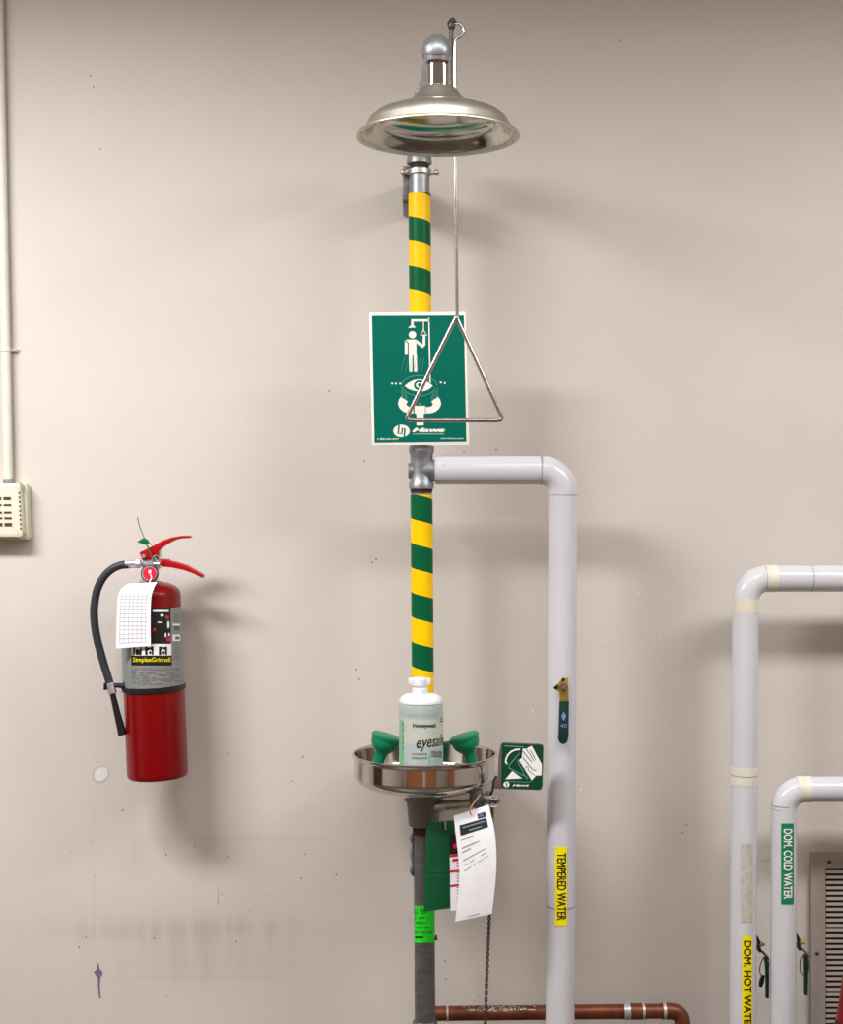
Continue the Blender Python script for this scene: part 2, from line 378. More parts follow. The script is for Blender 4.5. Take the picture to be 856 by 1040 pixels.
# ---------------------------------------------------------------- emergency shower and eyewash (one rigid plumbed unit)
RY = 2.90
rx = lambda y: 425.7+(y-165)*.0068
R1 = S(11.0, RY)
st = thing('emergency_shower', 'floor-to-head emergency shower and eyewash unit with yellow and green striped riser pipe', 'emergency shower', P(431.5, 1040, RY))
def pc(y, Y=RY): return P(rx(y), y, Y)
MB().cyl(pc(172), pc(790), R1*.96).build('riser_pipe', 'galv', st)
def stripes(y0, y1, bounds, first):              # tape wound down the pipe in slanting bands
    bs = [y0]+[b for b in bounds]+[y1]; seg = 40; R = R1*1.03
    m = MB(); rings = []
    rows = []
    for k, yb in enumerate(bs):
        row = []
        for i in range(seg+1):
            th = -PI+2*PI*i/seg                     # 0 = front, -pi/2 = left
            yy = yb if k in (0, len(bs)-1) else yb+8.6*(th+PI/2)/PI
            yy = min(max(yy, y0), y1)
            row.append(m.bm.verts.new(pc(yy)+Vector((math.sin(th)*R, -math.cos(th)*R, 0))))
        rows.append(row)
    for k in range(len(rows)-1):
        for i in range(seg):
            try: f = m.bm.faces.new((rows[k][i], rows[k][i+1], rows[k+1][i+1], rows[k+1][i])); f.material_index = (k+first) % 2
            except ValueError: pass
    bmesh.ops.dissolve_degenerate(m.bm, dist=1e-6, edges=m.bm.edges[:])
    return m.build('striped_tape', ['tgreen', 'tyellow'], st)
stripes(197, 330, [192.5, 219, 243.5, 269, 293.5, 318], 0)
stripes(502.5, 772, [499.3, 525, 550, 575, 600, 625, 650, 675, 700, 725, 750], 1)
# top fittings
m = MB(); m.lathe([(S(9,RY),0),(S(12.8,RY),S(1.5,RY)),(S(13,RY),S(6,RY)),(S(12,RY),S(9,RY)),(S(12,RY),S(20,RY))], pc(168.5)); m.build('riser_elbow', 'galv', st)
MB().cyl(pc(172.5), pc(168), S(10,RY)).build('thread', 'blackthread', st)
cl = MB().cyl(pc(178.5), pc(172.5), S(12.6,RY), bev=.0015)
cl.box(pc(175.5)+Vector((-S(14.5,RY),0,0)), (S(5,RY), .012, S(4,RY)), bev=.001).box(pc(175.5)+Vector((S(15,RY),0,0)), (S(6,RY), .012, S(4,RY)), bev=.001)
clo = cl.build('pipe_clamp', 'satin', st)
for x in (-16.5, 17.5): MB().cyl(pc(175.5, RY-.016)+Vector((S(x,RY),0,0)), pc(175.5, RY+.014)+Vector((S(x,RY),0,0)), .0045, seg=12).ball(pc(175.5, RY-.016)+Vector((S(x,RY),0,0)), .006).build('clamp_bolt', 'satin', clo)
m = MB().box(P(412.5, 195, 2.99), (S(7,RY), .17, S(34,RY)), bev=.002); m.cyl(P(409.5, 194, 2.925), P(415, 194, 2.925), .004).cyl(P(409.5, 205, 2.925), P(415, 205, 2.925), .004)
m.build('wall_bracket', 'galv2', st)
# arm, elbow, shower head
HY = 2.33; hc = P(444.8, 139, HY); k = HY/F
AZ = hc.z+(139-46.5)*k
a0 = Vector((pc(170).x, RY, AZ)); a1 = Vector((hc.x-.002, HY, AZ))
MB().tube([pc(162), pc(155), Vector((a0.x, RY, AZ-.03)), Vector((a0.x, RY-.012, AZ-.008)), Vector((a0.x+.001, RY-.035, AZ)), Vector((a0.x+.002, RY-.06, AZ))], [.024,.0235,.0245,.026,.025,.025], 24, 5).build('arm_elbow', 'galv', st)
MB().cyl(a0+Vector((.001,-.05,0)), a1+Vector((0,.05,0)), .0185).build('shower_arm', 'galv', st)
MB().tube([a1+Vector((-.001,.062,0)), a1+Vector((0,.035,.0)), a1+Vector((0,.012,-.002)), a1+Vector((0,0,-.014)), hc+Vector((-.001,0,(139-64)*k)), hc+Vector((-.001,0,(139-60.5)*k))][::1] if False else
          [a1+Vector((-.001,.062,0)), a1+Vector((-.001,.035,.001)), a1+Vector((-.0005,.012,-.001)), a1+Vector((0,0,-.010)), Vector((a1.x, HY, hc.z+(139-57)*k)), Vector((a1.x, HY, hc.z+(139-63.5)*k))], [.0215,.0225,.0228,.0232,.0205,.0175], 28, 6).build('elbow', 'galv', st)
MB().cyl(hc+Vector((0,0,(139-67.5)*k)), hc+Vector((0,0,(139-62)*k)), 10.3*k).build('thread', 'rust', st)
MB().cyl(hc+Vector((0,0,48*k)), hc+Vector((0,0,72*k)), 11.6*k, seg=48).build('drop_pipe', 'chrome', st)
out = [(83.5,0),(83.2,1.2),(76.5,2.4),(75,5),(73.5,11),(70,17),(63,22.5),(54,26),(44,29),(35,32),(28.5,36),(24,41),(20.5,46),(17,49.5),(12.2,51)]
inn = [(11.5,49),(15,47),(20,42),(26,34),(34,29.5),(44,26.5),(54,23.5),(61,19.5),(66.5,15),(70.5,9),(73,3.5),(75,1.4),(82.5,-.6),(83.5,0)]
m = MB(); n0 = len(out)
m.lathe([(r*k, h*k) for r, h in out+inn], hc, seg=96, cap=False)
for f in m.bm.faces: f.material_index = 0
ho = m.build('shower_head', ['satin', 'inner'], st, ang=60)
for p in ho.data.polygons:
    c = p.center; n = p.normal
    if n.z < -.05 and (c.xy.length < 75.5*k): p.material_index = 1
MB().lathe([(x*k, h*k) for x, h in [(1,22),(30,22.5),(52,20.5),(60,13.5),(61.5,11.5),(60,11.2),(57,14),(50,17.5),(30,19.5),(1,19.5)]], hc, seg=72).build('spray_plate', 'inner', ho, ang=60)
for i in range(14):
    a = 2*PI*(i+.5)/14; MB().ball(hc+Vector((math.cos(a)*79.5*k, math.sin(a)*79.5*k, .3*k)), .0012, seg=8).build('rivet', 'darkmetal', ho)
# valve, lever, pull rod and handle
VY = 2.62; vx = a0.x+(a1.x-a0.x)*(RY-VY)/(RY-HY)
m = MB(); vc = Vector((vx, VY, AZ)); m.cyl(vc+Vector((0,.035,0)), vc+Vector((0,-.035,0)), .0215, seg=8, bev=.002).ball(vc, .0235); m.cyl(vc, vc+Vector((.045,0,0)), .009)
m.build('shower_valve', 'galv', st)
q = lambda x, y: P(x, y, VY)
vl = MB(); vl.tube([vc+Vector((.045,0,0)), q(457,78), q(458,40), q(459.3,18)], [.005,.0042,.004,.003], 8, 3); vl.tube([q(454.5,23),q(458.5,24.5),q(463,22)], .0032, 8); vl.ball(q(458.5,25), .0075, (.9,.8,1.5)).ball(q(460,21), .005)
vl.build('valve_lever', 'darkmetal', st)
r_ = S(1.75, VY)
pr = MB().tube([q(459.5,24)]+[q(463.5+7.2*math.sin(a_), 31-7.4*math.cos(a_)) for a_ in [PI*i/12 for i in range(12)]]+[q(462.3,41),q(461.6,45),q(461.6,50)], r_*.9, 12, 3)
pr.tube([q(461.6,49),q(461.9,120),q(462.8,220),q(464.2,323)], r_, 12, 4)
pr.build('pull_rod', 'rod', st)
h = MB(); c0, c1, c2 = (463.2,325), (511,424), (412.5,423)
def arcpts(c, a, b, r=6):
    c, a, b = Vector((*c,0)), Vector((*a,0)), Vector((*b,0)); u = (a-c).normalized(); v = (b-c).normalized()
    return [c+u*r, c+u*r*.45+v*r*.1, c+v*r*.45+u*r*.1, c+v*r]
pts = [Vector((463.8,323,0))]+arcpts((511.5,427),(463.2,325),(412,427))+arcpts((411.5,427),(511,427),(463.2,325))+[Vector((462.6,323,0))]
h.tube([q(p.x, p.y) for p in pts], S(2.1,VY), 12, 0); h.ball(q(463.2,323), S(2.6,VY), (1,1,1.3))
h.build('pull_handle', 'rod', st)
# tee
def ring(m, ya, yb, r, bev=.0015): m.cyl(pc(yb), pc(ya), S(r,RY), bev=bev); return m
m = MB(); m.lathe([(S(r,RY), S(497-y,RY)) for r, y in [(11,497),(12.6,496.5),(12.8,491.5),(11.6,489.5),(11.2,480),(11.2,470),(11.6,461),(12.8,459),(12.8,454),(12.4,453),(10,452.8)]], pc(497))
tc_ = pc(478)
m.cyl(tc_, tc_+Vector((S(14,RY),0,0)), S(11.5,RY), bev=.001).cyl(tc_, tc_+Vector((-S(13.3,RY),0,0)), S(8,RY), bev=.001)
m.build('tee_fitting', 'galv', st)
MB().cyl(pc(500.5), pc(496.8), S(11.15,RY)).build('thread', 'rust', st)
# eyewash bowl
bc = P(430.8, 766, RY); kb = RY/F
prof = [(9,-40),(20,-40),(45,-36),(58,-32),(66,-28),(70,-24.5),(71.9,-21),(72.1,-19.6),(72.1,-19),(72.1,-4),(72.1,-3.4),(73.3,-1.2),(74.3,0),(74.2,1.2),(73,1.7),(71.5,1.2),(70.8,-1.5),(70.4,-18),(68.5,-22.5),(64.5,-26),(57,-28.5),(45,-31.5),(22,-33),(9,-33)]
bo = MB().lathe([(r*kb, h_*kb) for r, h_ in prof], bc, seg=96).build('eyewash_bowl', 'stain', st, ang=50)
MB().lathe([(r*kb, h_*kb) for r, h_ in [(12,-33),(12,-30),(14,-29),(19,-31.5),(21,-33)]], bc, seg=40).build('bowl_gasket', 'castgrey', bo)
m = MB(); m.rect(cyl_map(430.8, RY, 20), 415, 811.5, 430, 813, .12); 
m = MB(); m.lathe([(S(r,RY), S(y,RY)) for r, y in [(13.5,0),(15.3,1),(15.5,3),(17,20),(17.6,24),(19.6,26),(20,29.5),(20.8,31.5),(21.2,33.4),(10,33.6)]], pc(839)); 
m.build('bowl_fitting', 'castgrey', st)
MB().cyl(pc(847), pc(838), S(11.5,RY)).build('thread', 'rust', st)
MB().cyl(pc(1042), pc(845), S(10.6,RY)).build('lower_pipe', 'galv2', st)
MB().lathe([(S(r,RY), S(y,RY)) for r, y in [(11.5,-30),(12.6,-29),(12.8,0),(11.5,2),(10.4,2.4)]], pc(1038)).build('coupling', 'galv2', st)
MB().cyl(pc(1040.2), pc(1037), S(11.5,RY)).build('thread', 'rust', st)
# small wing bracket behind the lower pipe
MB().tube([P(420,848,RY+.008),P(418,851,RY),P(419.5,858,RY),P(418.3,868,RY),P(419.3,876,RY),P(418.2,884,RY),P(420,889,RY+.008)], [.004,.0055,.0034,.0044,.0034,.0052,.003], 10, 5).build('wing_bracket', 'galv', st)
# lime sticker
gm = cyl_map(lambda y: rx(y), RY, 10.6)
lb = MB().rect(gm, 421, 920, 441.2, 957.5, .0006, 16, 2).build('lime_sticker', 'lime', st); lb['label'] = 'torn lime green sticker with black print'
m = MB()
m.text(gm, 'LL TEST', 421.2, 923, 434, 928, .001, bold=.01, sub=1.2)
for i, y in enumerate((932,937,942,947)): m.text(gm, ['L, 2009 -','WEEKLY','TEST BY','NT: 322-100'][i], 421.3, y-1.3, [433,434,436,439][i], y+1.5, .001, sub=1.2)
m.rect(gm, 421.5, 951, 430, 953, .001, 5)
m.build('lettering', 'black', lb, flatmark=True)
MB().ball(P(442.6, 953.5, RY-.004), .0038).ball(P(443,950.8,RY-.004), .0022).build('sticker_bolt', 'darkmetal', st)
# nozzles
for sx, (nx, ny), (tx, ty) in ((1, (384.8,773), (391.5,744)), (-1, (478.8,773), (471,743.5))):
    NY = 2.865; base = P(nx, ny, NY); top = P(tx, ty, NY); d = (P(nx+sx*9, ny-29, NY)-base); dn = d.normalized(); kk = NY/F
    m = MB(); m.lathe([(r*kk, hh*kk) for r, hh in [(5.5,-14),(5.8,0),(6.2,7),(7.5,10),(11.5,13.5),(13.8,17.5),(14.4,22),(14.2,24)]], base, dn, 32)
    no = m.build('eyewash_nozzle', 'capg', st)
    tp = base+dn*24*kk
    m = MB(); m.lathe([(r*kk, hh*kk) for r, hh in [(14.2,-.5),(15.2,0),(15.4,2.4),(14,4),(9,4.8),(1,5)]], tp, dn, 36)
    xx = dn.cross(Vector((0,1,0))).normalized()*(1 if dn.cross(Vector((0,1,0))).x*sx > 0 else -1)
    e = tp+dn*.001; m.tube([e+xx*13*kk, e+xx*16.5*kk, e+xx*18*kk], [.0042,.0034,.004], 10); m.ball(e+xx*18*kk, .0045)
    m.build('dust_cap', 'capg', no)
# eyewash supply pipe + valve
VV = 2.84
m = MB(); m.cyl(P(441,819,2.885), P(456,818.5,2.87), S(5.6,RY)); m.cyl(P(451,818.3,2.87), P(466,817,2.86), S(5.4,RY)); m.cyl(P(465,817.2,2.86), P(482,815.5,2.85), S(4.6,RY))
m.build('valve_nipple', 'satin', st)
m = MB(); m.ball(P(485,812,VV), S(8.5,VV), (1,1,1.15)); m.cyl(P(483,801,VV), P(484,811,VV), S(6.5,VV), S(7.5,VV), bev=.001); m.tube([P(484,812,VV),P(492,811,VV-.01),P(500,813,VV-.012)], [.013,.010,.008], 14, 4); m.ball(P(496,806.5,VV-.006), .0065).ball(P(503,812.5,VV-.012), .008)
m.build('eyewash_valve', 'galv2', st)
MB().tube([P(498,809,VV-.01), P(500.3,802,VV-.014), P(501.2,794,VV-.018), P(504,788,VV-.0165)], .0024, 8).build('flag_stem', 'darkmetal', st)
def rrect(x0, y0, x1, y1, r, n=5, sk=0):
    o = []
    for cx, cy, a in ((x1-r,y0+r,-PI/2),(x1-r,y1-r,0),(x0+r,y1-r,PI/2),(x0+r,y0+r,PI)):
        for i in range(n+1): t = a+PI/2*i/n; o.append((cx+r*math.cos(t)+sk*(cy-y0), cy+r*math.sin(t)))
    return o
GY = VV-.02
zf = lambda x, y: (495+x/13.17, 745+y/13.17)
m = MB().prism([zf(*p) for p in [(205,118),(700,140),(738,150),(752,180),(738,700),(722,745),(690,758),(190,742),(85,738),(95,640),(140,560),(150,290),(178,150)]], GY, GY+.0025, .0006)
fl = m.build('push_flag', 'flagback', st); fl['label'] = 'small green push flag with white hand picture'
gp = plane(GY)
MB().mark(gp, [zf(*p) for p in [(215,132),(700,152),(730,160),(740,185),(727,695),(712,735),(690,747),(225,728),(190,712),(184,680),(192,170),(198,140)]], .0003).build('green_field', 'dgreen', fl, flatmark=True)
m = MB()
def fs(pts, w_): m.stroke(gp, [zf(*p) for p in pts], w_/13.17, .0006)
m.mark(gp, [zf(*p) for p in [(470,200),(520,205),(560,180),(590,165),(725,410),(722,560),(650,560),(590,625),(420,360),(455,325),(455,260)]], .0006)
m.mark(gp, [zf(*p) for p in [(335,500),(465,600),(240,610)]], .0006)
fs([(435,212),(380,215),(320,240),(275,285),(250,340),(245,385)], 22); m.mark(gp, [zf(*p) for p in [(228,380),(268,385),(262,418)]], .0006)
m.text(gp, 'Haws', *zf(335,672), *zf(555,705), .0006, bold=.03, shear=.3)
m.disc(gp, *zf(255,680), 3.1, 2.9, .0005)
m.build('hand_pictogram', 'white', fl, flatmark=True)
m = MB()
fs([(430,262),(290,425),(290,460),(540,590)], 10); fs([(410,345),(400,370),(530,620)], 8); fs([(240,635),(560,650),(600,620)], 7); fs([(225,165),(480,180)], 12)
m.build('panel_outline', 'sline', fl, flatmark=True)
m = MB()
def fd(pts, w_): m.stroke(gp, [zf(*p) for p in pts], w_/13.17, .0009)
fd([(470,320),(520,380),(560,430),(600,480),(650,495)], 10); fd([(470,235),(540,320),(590,380)], 10); fd([(520,210),(580,300),(620,370)], 9); fd([(570,220),(610,290),(640,350)], 9); fd([(500,470),(525,435),(545,455),(540,490),(600,530),(630,560)], 8)
fd([(243,655),(262,680),(247,708)], 9); fd([(268,655),(250,680),(266,706)], 6)
m.build('hand_lines', 'dgreen', fl, flatmark=True)

# ---------------------------------------------------------------- big green sign
SY = 2.868
zs = lambda x, y: (370+x/6.936, 310+y/6.936)
sg = thing('safety_sign', 'green rectangular safety sign with white shower and eyewash pictograms on the striped pipe', 'sign', P(426, 452, SY))
MB().prism([zs(*p) for p in [(35,50),(712,45),(738,985),(55,985)]], SY, SY+.003, .0005).build('panel', 'swhite', sg)
sp_ = plane(SY)
MB().mark(sp_, [zs(*p) for p in [(53,72),(700,70),(718,962),(72,970)]], .0003).build('green_field', 'sgreen', sg, flatmark=True)
m = MB()
def W(pts): m.mark(sp_, [zs(*p) for p in pts], .0006)
def L_(pts, w_): m.stroke(sp_, [zs(*p) for p in pts], [v/6.936 for v in w_] if isinstance(w_, list) else w_/6.936, .0006)
W([(330,97),(458,97),(458,113),(330,113)]); W([(329,112),(346,112),(346,140),(329,140)]); W([(329,139),(346,139),(363,156),(306,158)])                       # shower arm and head
W([(450,88),(459,88),(468,545),(459,545)])                                                       # pole
L_([(417,113),(417,172)], 6); L_([(417,172),(395,212),(440,212),(417,172)], 6)
m.disc(sp_, *zs(338,207), 26/6.936, 26/6.936, .0006)
W([(290,246),(300,241),(366,241),(366,352),(312,352),(312,262),(290,262)]); W([(284,250),(304,250),(304,344),(298,351),(290,351),(284,344)])
L_([(362,250),(376,262),(412,292),(420,280),(421,205)], [18,19,20,20,17]); W([(313,351),(338,351),(337,465),(327,473),(315,465)]); W([(346,351),(370,351),(371,465),(361,473),(349,465)])
# eye
e = [(283,567),(310,545),(345,527),(385,519),(425,527),(455,545),(483,567),(455,590),(425,603),(385,607),(345,600),(310,588)]
W(e)
for sx_ in (1, -1):
    mx_ = lambda x: x if sx_ == 1 else 777-x
    L_([(mx_(x), y) for x, y in [(282,660),(270,676),(266,694),(272,713),(288,729),(312,738),(345,739)]], [58,60,60,54,48,46,44])
W([(353,708),(428,708),(428,765),(418,765),(418,846),(368,848),(366,765),(353,762)])
for x, y in ((196,550),(222,551),(252,550),(538,542),(567,547)): m.disc(sp_, *zs(x, y), 7/6.936, 7/6.936, .0006, 10)
m.bold(sp_, 'Haws', *zs(336,863), *zs(572,894), .0006, d=.9, bold=.02, shear=.35)
m.text(sp_, 'CORPORATION', *zs(342,903), *zs(560,911), .0006)
m.text(sp_, '1-888-640-4297', *zs(93,937), *zs(242,950), .0006, bold=.01)
m.text(sp_, 'www.hawsco.com', *zs(537,932), *zs(697,944), .0006, bold=.01)
m.disc(sp_, *zs(261,886), 58/6.936, 44/6.936, .0006, 32)
m.build('pictogram', 'swhite', sg, flatmark=True)
m = MB()
def G(pts, w_): m.stroke(sp_, [zs(*p) for p in pts], w_/6.936, .0009)
m.disc(sp_, *zs(386,562), 38/6.936, 36/6.936, .0008, 28)
G([(243,845),(238,905),(262,905),(268,868),(285,868),(280,928)], 11); 
m.build('pictogram_gaps', 'sgreen', sg, flatmark=True)
m = MB(); m.disc(sp_, *zs(384,561), 22/6.936, 20/6.936, .0012, 24); m.build('iris', 'swhite', sg, flatmark=True)
m = MB(); m.disc(sp_, *zs(388,561), 12/6.936, 13/6.936, .0015, 20); m.build('pupil', 'sgreen', sg, flatmark=True)
m = MB()
arc = lambda cx, cy, rx_, ry_, a, b, n=16: [(cx+rx_*math.cos(a+(b-a)*i/n), cy+ry_*math.sin(a+(b-a)*i/n)) for i in range(n+1)]
G(arc(386,572,128,78,PI*1.03,PI*1.97), 4); G(arc(386,560,118,78,PI*.95,PI*.08), 4)
for j in range(4):
    G([(258,575+j*20),(268,600+j*18),(292,622+j*13),(300,640+j*10)], 3); G([(520,575+j*20),(508,600+j*18),(482,622+j*13),(474,640+j*10)], 3)
for j in range(6): G([(285-j*1+j*28,370),(255+j*30,470)] if j < 6 else [], 2)
m.build('water_lines', 'sline', sg, flatmark=True)
m = MB(); m.disc(sp_, *zs(390,693), .9, .9, .0009, 10); m.build('brass_stud', 'brass', sg, flatmark=True)
m = MB()
for x in (390,): m.tube([P(427,340,SY+.003), P(427,340,SY+.0105)], .003, 8)
m.build('back_clip', 'galv2', sg)

# ---------------------------------------------------------------- eye saline bottle
BY = 2.812; bx = 427.6; kb2 = BY/F; zb = bc.z-.0645*1.0
base = Vector(((bx-CX)*kb2, BY, bc.z-31.2*kb)); hz = lambda y: (P(bx, y, BY).z-base.z)
bt = thing('eyewash_bottle', 'clear plastic bottle of eye saline standing in the steel eyewash bowl', 'bottle', base)
R = 22.6*kb2
MB().lathe([(R*.86,0),(R*.97,.003),(R,.009),(R,hz(728)),(R*.985,hz(726)),(R,hz(724)),(R,hz(716)),(R*.97,hz(713.5))], base, seg=64).build('body', 'bottlep', bt)
MB().lathe([(R*.97,hz(713.6)),(R*1.0,hz(713)),(R*.99,hz(710.5)),(R*.9,hz(707.5)),(R*.7,hz(705)),(R*.5,hz(704.3))], base, seg=64).build('shoulder', 'bottlew', bt)
m = MB().lathe([(R*.34,hz(705)),(R*.37,hz(703)),(R*.36,hz(699)),(R*.3,hz(698.4)),(R*.3,hz(697)),(R*.26,hz(695))], base+Vector((-1.2*kb2,0,0)), seg=32)
m.lathe([(R*.2,hz(697)),(R*.34,hz(696.4)),(R*.36,hz(690.5)),(R*.33,hz(689)),(R*.25,hz(688))], base+Vector((-1.8*kb2,0,0)), seg=28)
m.box(P(426,692,BY), (S(23,BY), .014, S(7,BY)), bev=.003)
m.build('cap', 'bottlew', bt)
bm_ = cyl_map(bx, BY, 22.6)
zt = lambda x, y: (400+x/10.4, 680+y/10.4)
m = MB()
m.bold(bm_, 'Honeywell', *zt(198,568), *zt(442,624), .0006, d=.3, sub=1.2)
m.text(bm_, 'LAVAOJOS', *zt(190,885), *zt(350,908), .0006, bold=.01, sub=1.2); m.text(bm_, 'EYESALINE', *zt(190,928), *zt(355,948), .0006, bold=.01, sub=1.2)
m.text(bm_, 'EYESALINE', *zt(392,858), *zt(510,896), .0006, bold=.01, sub=1.2); m.text(bm_, 'EYEWASH', *zt(400,900), *zt(510,932), .0006, bold=.01, sub=1.2)
m.rect(bm_, *zt(490,515), *zt(520,525), .0006, 3); m.rect(bm_, *zt(490,540), *zt(520,552), .0006, 3)
m.build('lettering', 'black', bt, flatmark=True)
def arcm(s_, y, off):                              # s_ measured along the curve of the bottle, running on round its side
    a = (s_-bx)/22.6; r = R+off; Yp = BY-math.cos(a)*r; yy = y-(s_-423)*.10
    return Vector((base.x+math.sin(a)*r, Yp, EYE-(yy-CY)*Yp/F))
m = MB(); m.text(arcm, 'eyesaline', 422.8, 748.4, 465, 764, .0006, bold=.012, shear=.3, sub=1.2); 
bt_l = m.build('script_lettering', 'black', bt, flatmark=True)
MB().rect(bm_, 405.6, 731, 409.5, 776, .0005, 4, 4).build('green_print', 'bprint', bt, flatmark=True)
MB().rect(bm_, 435.6, 766, 437, 778, .0005, 1, 2).build('green_stripe', 'bprint', bt, flatmark=True)
m = MB(); 
for y in (734,740,746,752,758): m.rect(bm_, 408.8, y, 409.6, y+4, .0008)
m.build('side_print', 'greytext', bt, flatmark=True)

# ---------------------------------------------------------------- hanging tags
def sheet_map(left, right, Yf):
    def lerp(pts, v):
        t = v*(len(pts)-1); i = min(int(t), len(pts)-2); t -= i
        return (pts[i][0]*(1-t)+pts[i+1][0]*t, pts[i][1]*(1-t)+pts[i+1][1]*t)
    def f(u, v, off):
        a, b = lerp(left, v), lerp(right, v)
        return P(a[0]*(1-u)+b[0]*u, a[1]*(1-u)+b[1]*u, Yf(u, v)-off)
    return f
def sheet(f, nu=12, nv=24, th=.0006):
    m = MB(); A = [[m.bm.verts.new(f(i/nu, j/nv, 0)) for i in range(nu+1)] for j in range(nv+1)]; B = [[m.bm.verts.new(f(i/nu, j/nv, -th)) for i in range(nu+1)] for j in range(nv+1)]
    for j in range(nv):
        for i in range(nu):
            m.bm.faces.new((A[j][i], A[j][i+1], A[j+1][i+1], A[j+1][i])); m.bm.faces.new((B[j][i], B[j+1][i], B[j+1][i+1], B[j][i+1]))
    for j in range(nv):
        m.bm.faces.new((A[j][0], A[j+1][0], B[j+1][0], B[j][0])); m.bm.faces.new((A[j][nu], B[j][nu], B[j+1][nu], A[j+1][nu]))
    for i in range(nu):
        m.bm.faces.new((A[0][i], B[0][i], B[0][i+1], A[0][i+1])); m.bm.faces.new((A[nv][i], A[nv][i+1], B[nv][i+1], B[nv][i]))
    return m
def smoothpts(pts, n=16):
    out_ = []
    N = len(pts)-1
    for i in range(n+1):
        t = i/n*N; k_ = min(int(t), N-1); t -= k_
        p = [pts[max(0,k_-1)], pts[k_], pts[k_+1], pts[min(N,k_+2)]]
        out_.append(tuple(.5*((2*p[1][c])+(p[2][c]-p[0][c])*t+(2*p[0][c]-5*p[1][c]+4*p[2][c]-p[3][c])*t*t+(3*p[1][c]-p[0][c]-3*p[2][c]+p[3][c])*t**3) for c in (0,1)))
    return out_
# green tag
TY = 2.832
g = sheet_map(smoothpts([(438.5,835),(433.2,842),(432.2,865),(431.2,895),(430.6,926)],20), smoothpts([(458,833.3),(461.5,836),(461,860),(459.6,895),(458,922.3)],20), lambda u, v: TY-.004*math.sin(v*PI)+.004*u)
t = thing('inspection_tag', 'dark green card tag hanging under the steel bowl beside the pipe', 'tag', g(.5,1,0), 'tags hanging from the eyewash valve')
sheet(g).build('card', 'tagg', t)
m = MB(); 
for v0, v1 in ((.10,.33),(.40,.64),(.72,.96)):
    for i in range(8): m.rect(g, .14+i*.095, v0, .14+i*.095+.03, v1, .0004, 1, 8)
m.rect(g, .05, .36, .95, .37, .0004, 8); m.rect(g, .05, .675, .95, .69, .0004, 8)
m.build('printing', 'tagg2', t, flatmark=True)
MB().tube([P(450.5,817,TY+.002),P(451,828,TY),P(452.3,838,TY-.002)], .0011, 8).tube([P(452.3,834,TY-.003),P(452.4,843,TY-.003)], .0024, 8).build('string_tie', 'satin', t)
# red and white tag
g = sheet_map([(456.5,848),(457.5,925)], [(476,846),(480,922)], lambda u, v: 2.824)
t = thing('danger_tag', 'white tag with black heading and red lines half hidden behind the white card', 'tag', g(.5,1,0), 'tags hanging from the eyewash valve')
sheet(g, 4, 8).build('card', 'paper', t)
MB().rect(g, 0, .0, 1, .26, .0004).build('black_heading', 'black', t, flatmark=True)
m = MB()
for v in (.265,.47,.66): m.rect(g, 0, v, 1, v+.028, .0006)
m.rect(g, .12, .32, .5, .355, .0005); m.disc(g, .26, .15, .10, .035, .0007); m.build('red_lines', 'dred', t, flatmark=True)
m = MB()
for i in range(14):
    v = .38+i*.04
    if not (.45 < v < .5 or .64 < v < .7): m.rect(g, .3, v, .9, v+.009, .0006)
m.build('small_print', 'midp', t, flatmark=True)
# white card
g = sheet_map(smoothpts([(460.5,828.5),(463,850),(466.3,885),(464.8,912),(462,936)],20), smoothpts([(496,817.5),(501,838),(504,862),(503.6,890),(499.5,928)],20), lambda u, v: 2.806-.012*math.sin(v*PI)*(.4+.6*u)-.006*u*v)
t = thing('service_card', 'curled white service card with dark green heading hanging from the eyewash valve', 'tag', g(.5,1,0), 'tags hanging from the eyewash valve')
sheet(g, 16, 30).build('card', 'paper', t)
m = MB(); m.rect(g, .12, .155, .86, .255, .0005, 8, 2); m.build('heading', 'dkgreen', t, flatmark=True)
m = MB()
m.rect(g, .20, .18, .80, .192, .0009, 6); m.rect(g, .36, .222, .70, .234, .0009, 6); m.build('heading_print', 'greyp', t, flatmark=True)
m = MB(); m.rect(g, .64, .085, .86, .145, .0005, 4); m.build('logo_square', 'navy', t, flatmark=True)
m = MB(); m.rect(g, .865, .075, .91, .135, .0005); m.build('logo_bar', 'lyellow', t, flatmark=True)
m = MB(); m.rect(g, .67, .1, .8, .108, .0009).rect(g, .67, .118, .8, .126, .0009); m.build('logo_print', 'greyp', t, flatmark=True)
m = MB()
for u0, u1, v in [(.12,.45,.285),(.12,.72,.435),(.15,.24,.475),(.3,.4,.475),(.58,.74,.475),(.34,.66,.965)]: m.rect(g, u0, v, u1, v+.006, .0005, 4)
for u0, u1, v in [(.12,.58,.345),(.12,.34,.375)]: m.rect(g, u0, v, u1, v+.007, .0005, 4)
m.build('print', 'midp', t, flatmark=True)
m = MB()
for u0, u1, v in [(.12,.32,.52),(.38,.46,.52),(.5,.64,.515),(.66,.78,.515)]: m.rect(g, u0, v, u1, v+.006, .0005, 3)
m.build('ink', 'bluep', t, flatmark=True)
MB().tube([P(488,807,2.81),P(480,817,2.798),P(477,824,2.797),P(479,828,2.800)], .0016, 8, 4).build('wire_tie', 'twine', t)
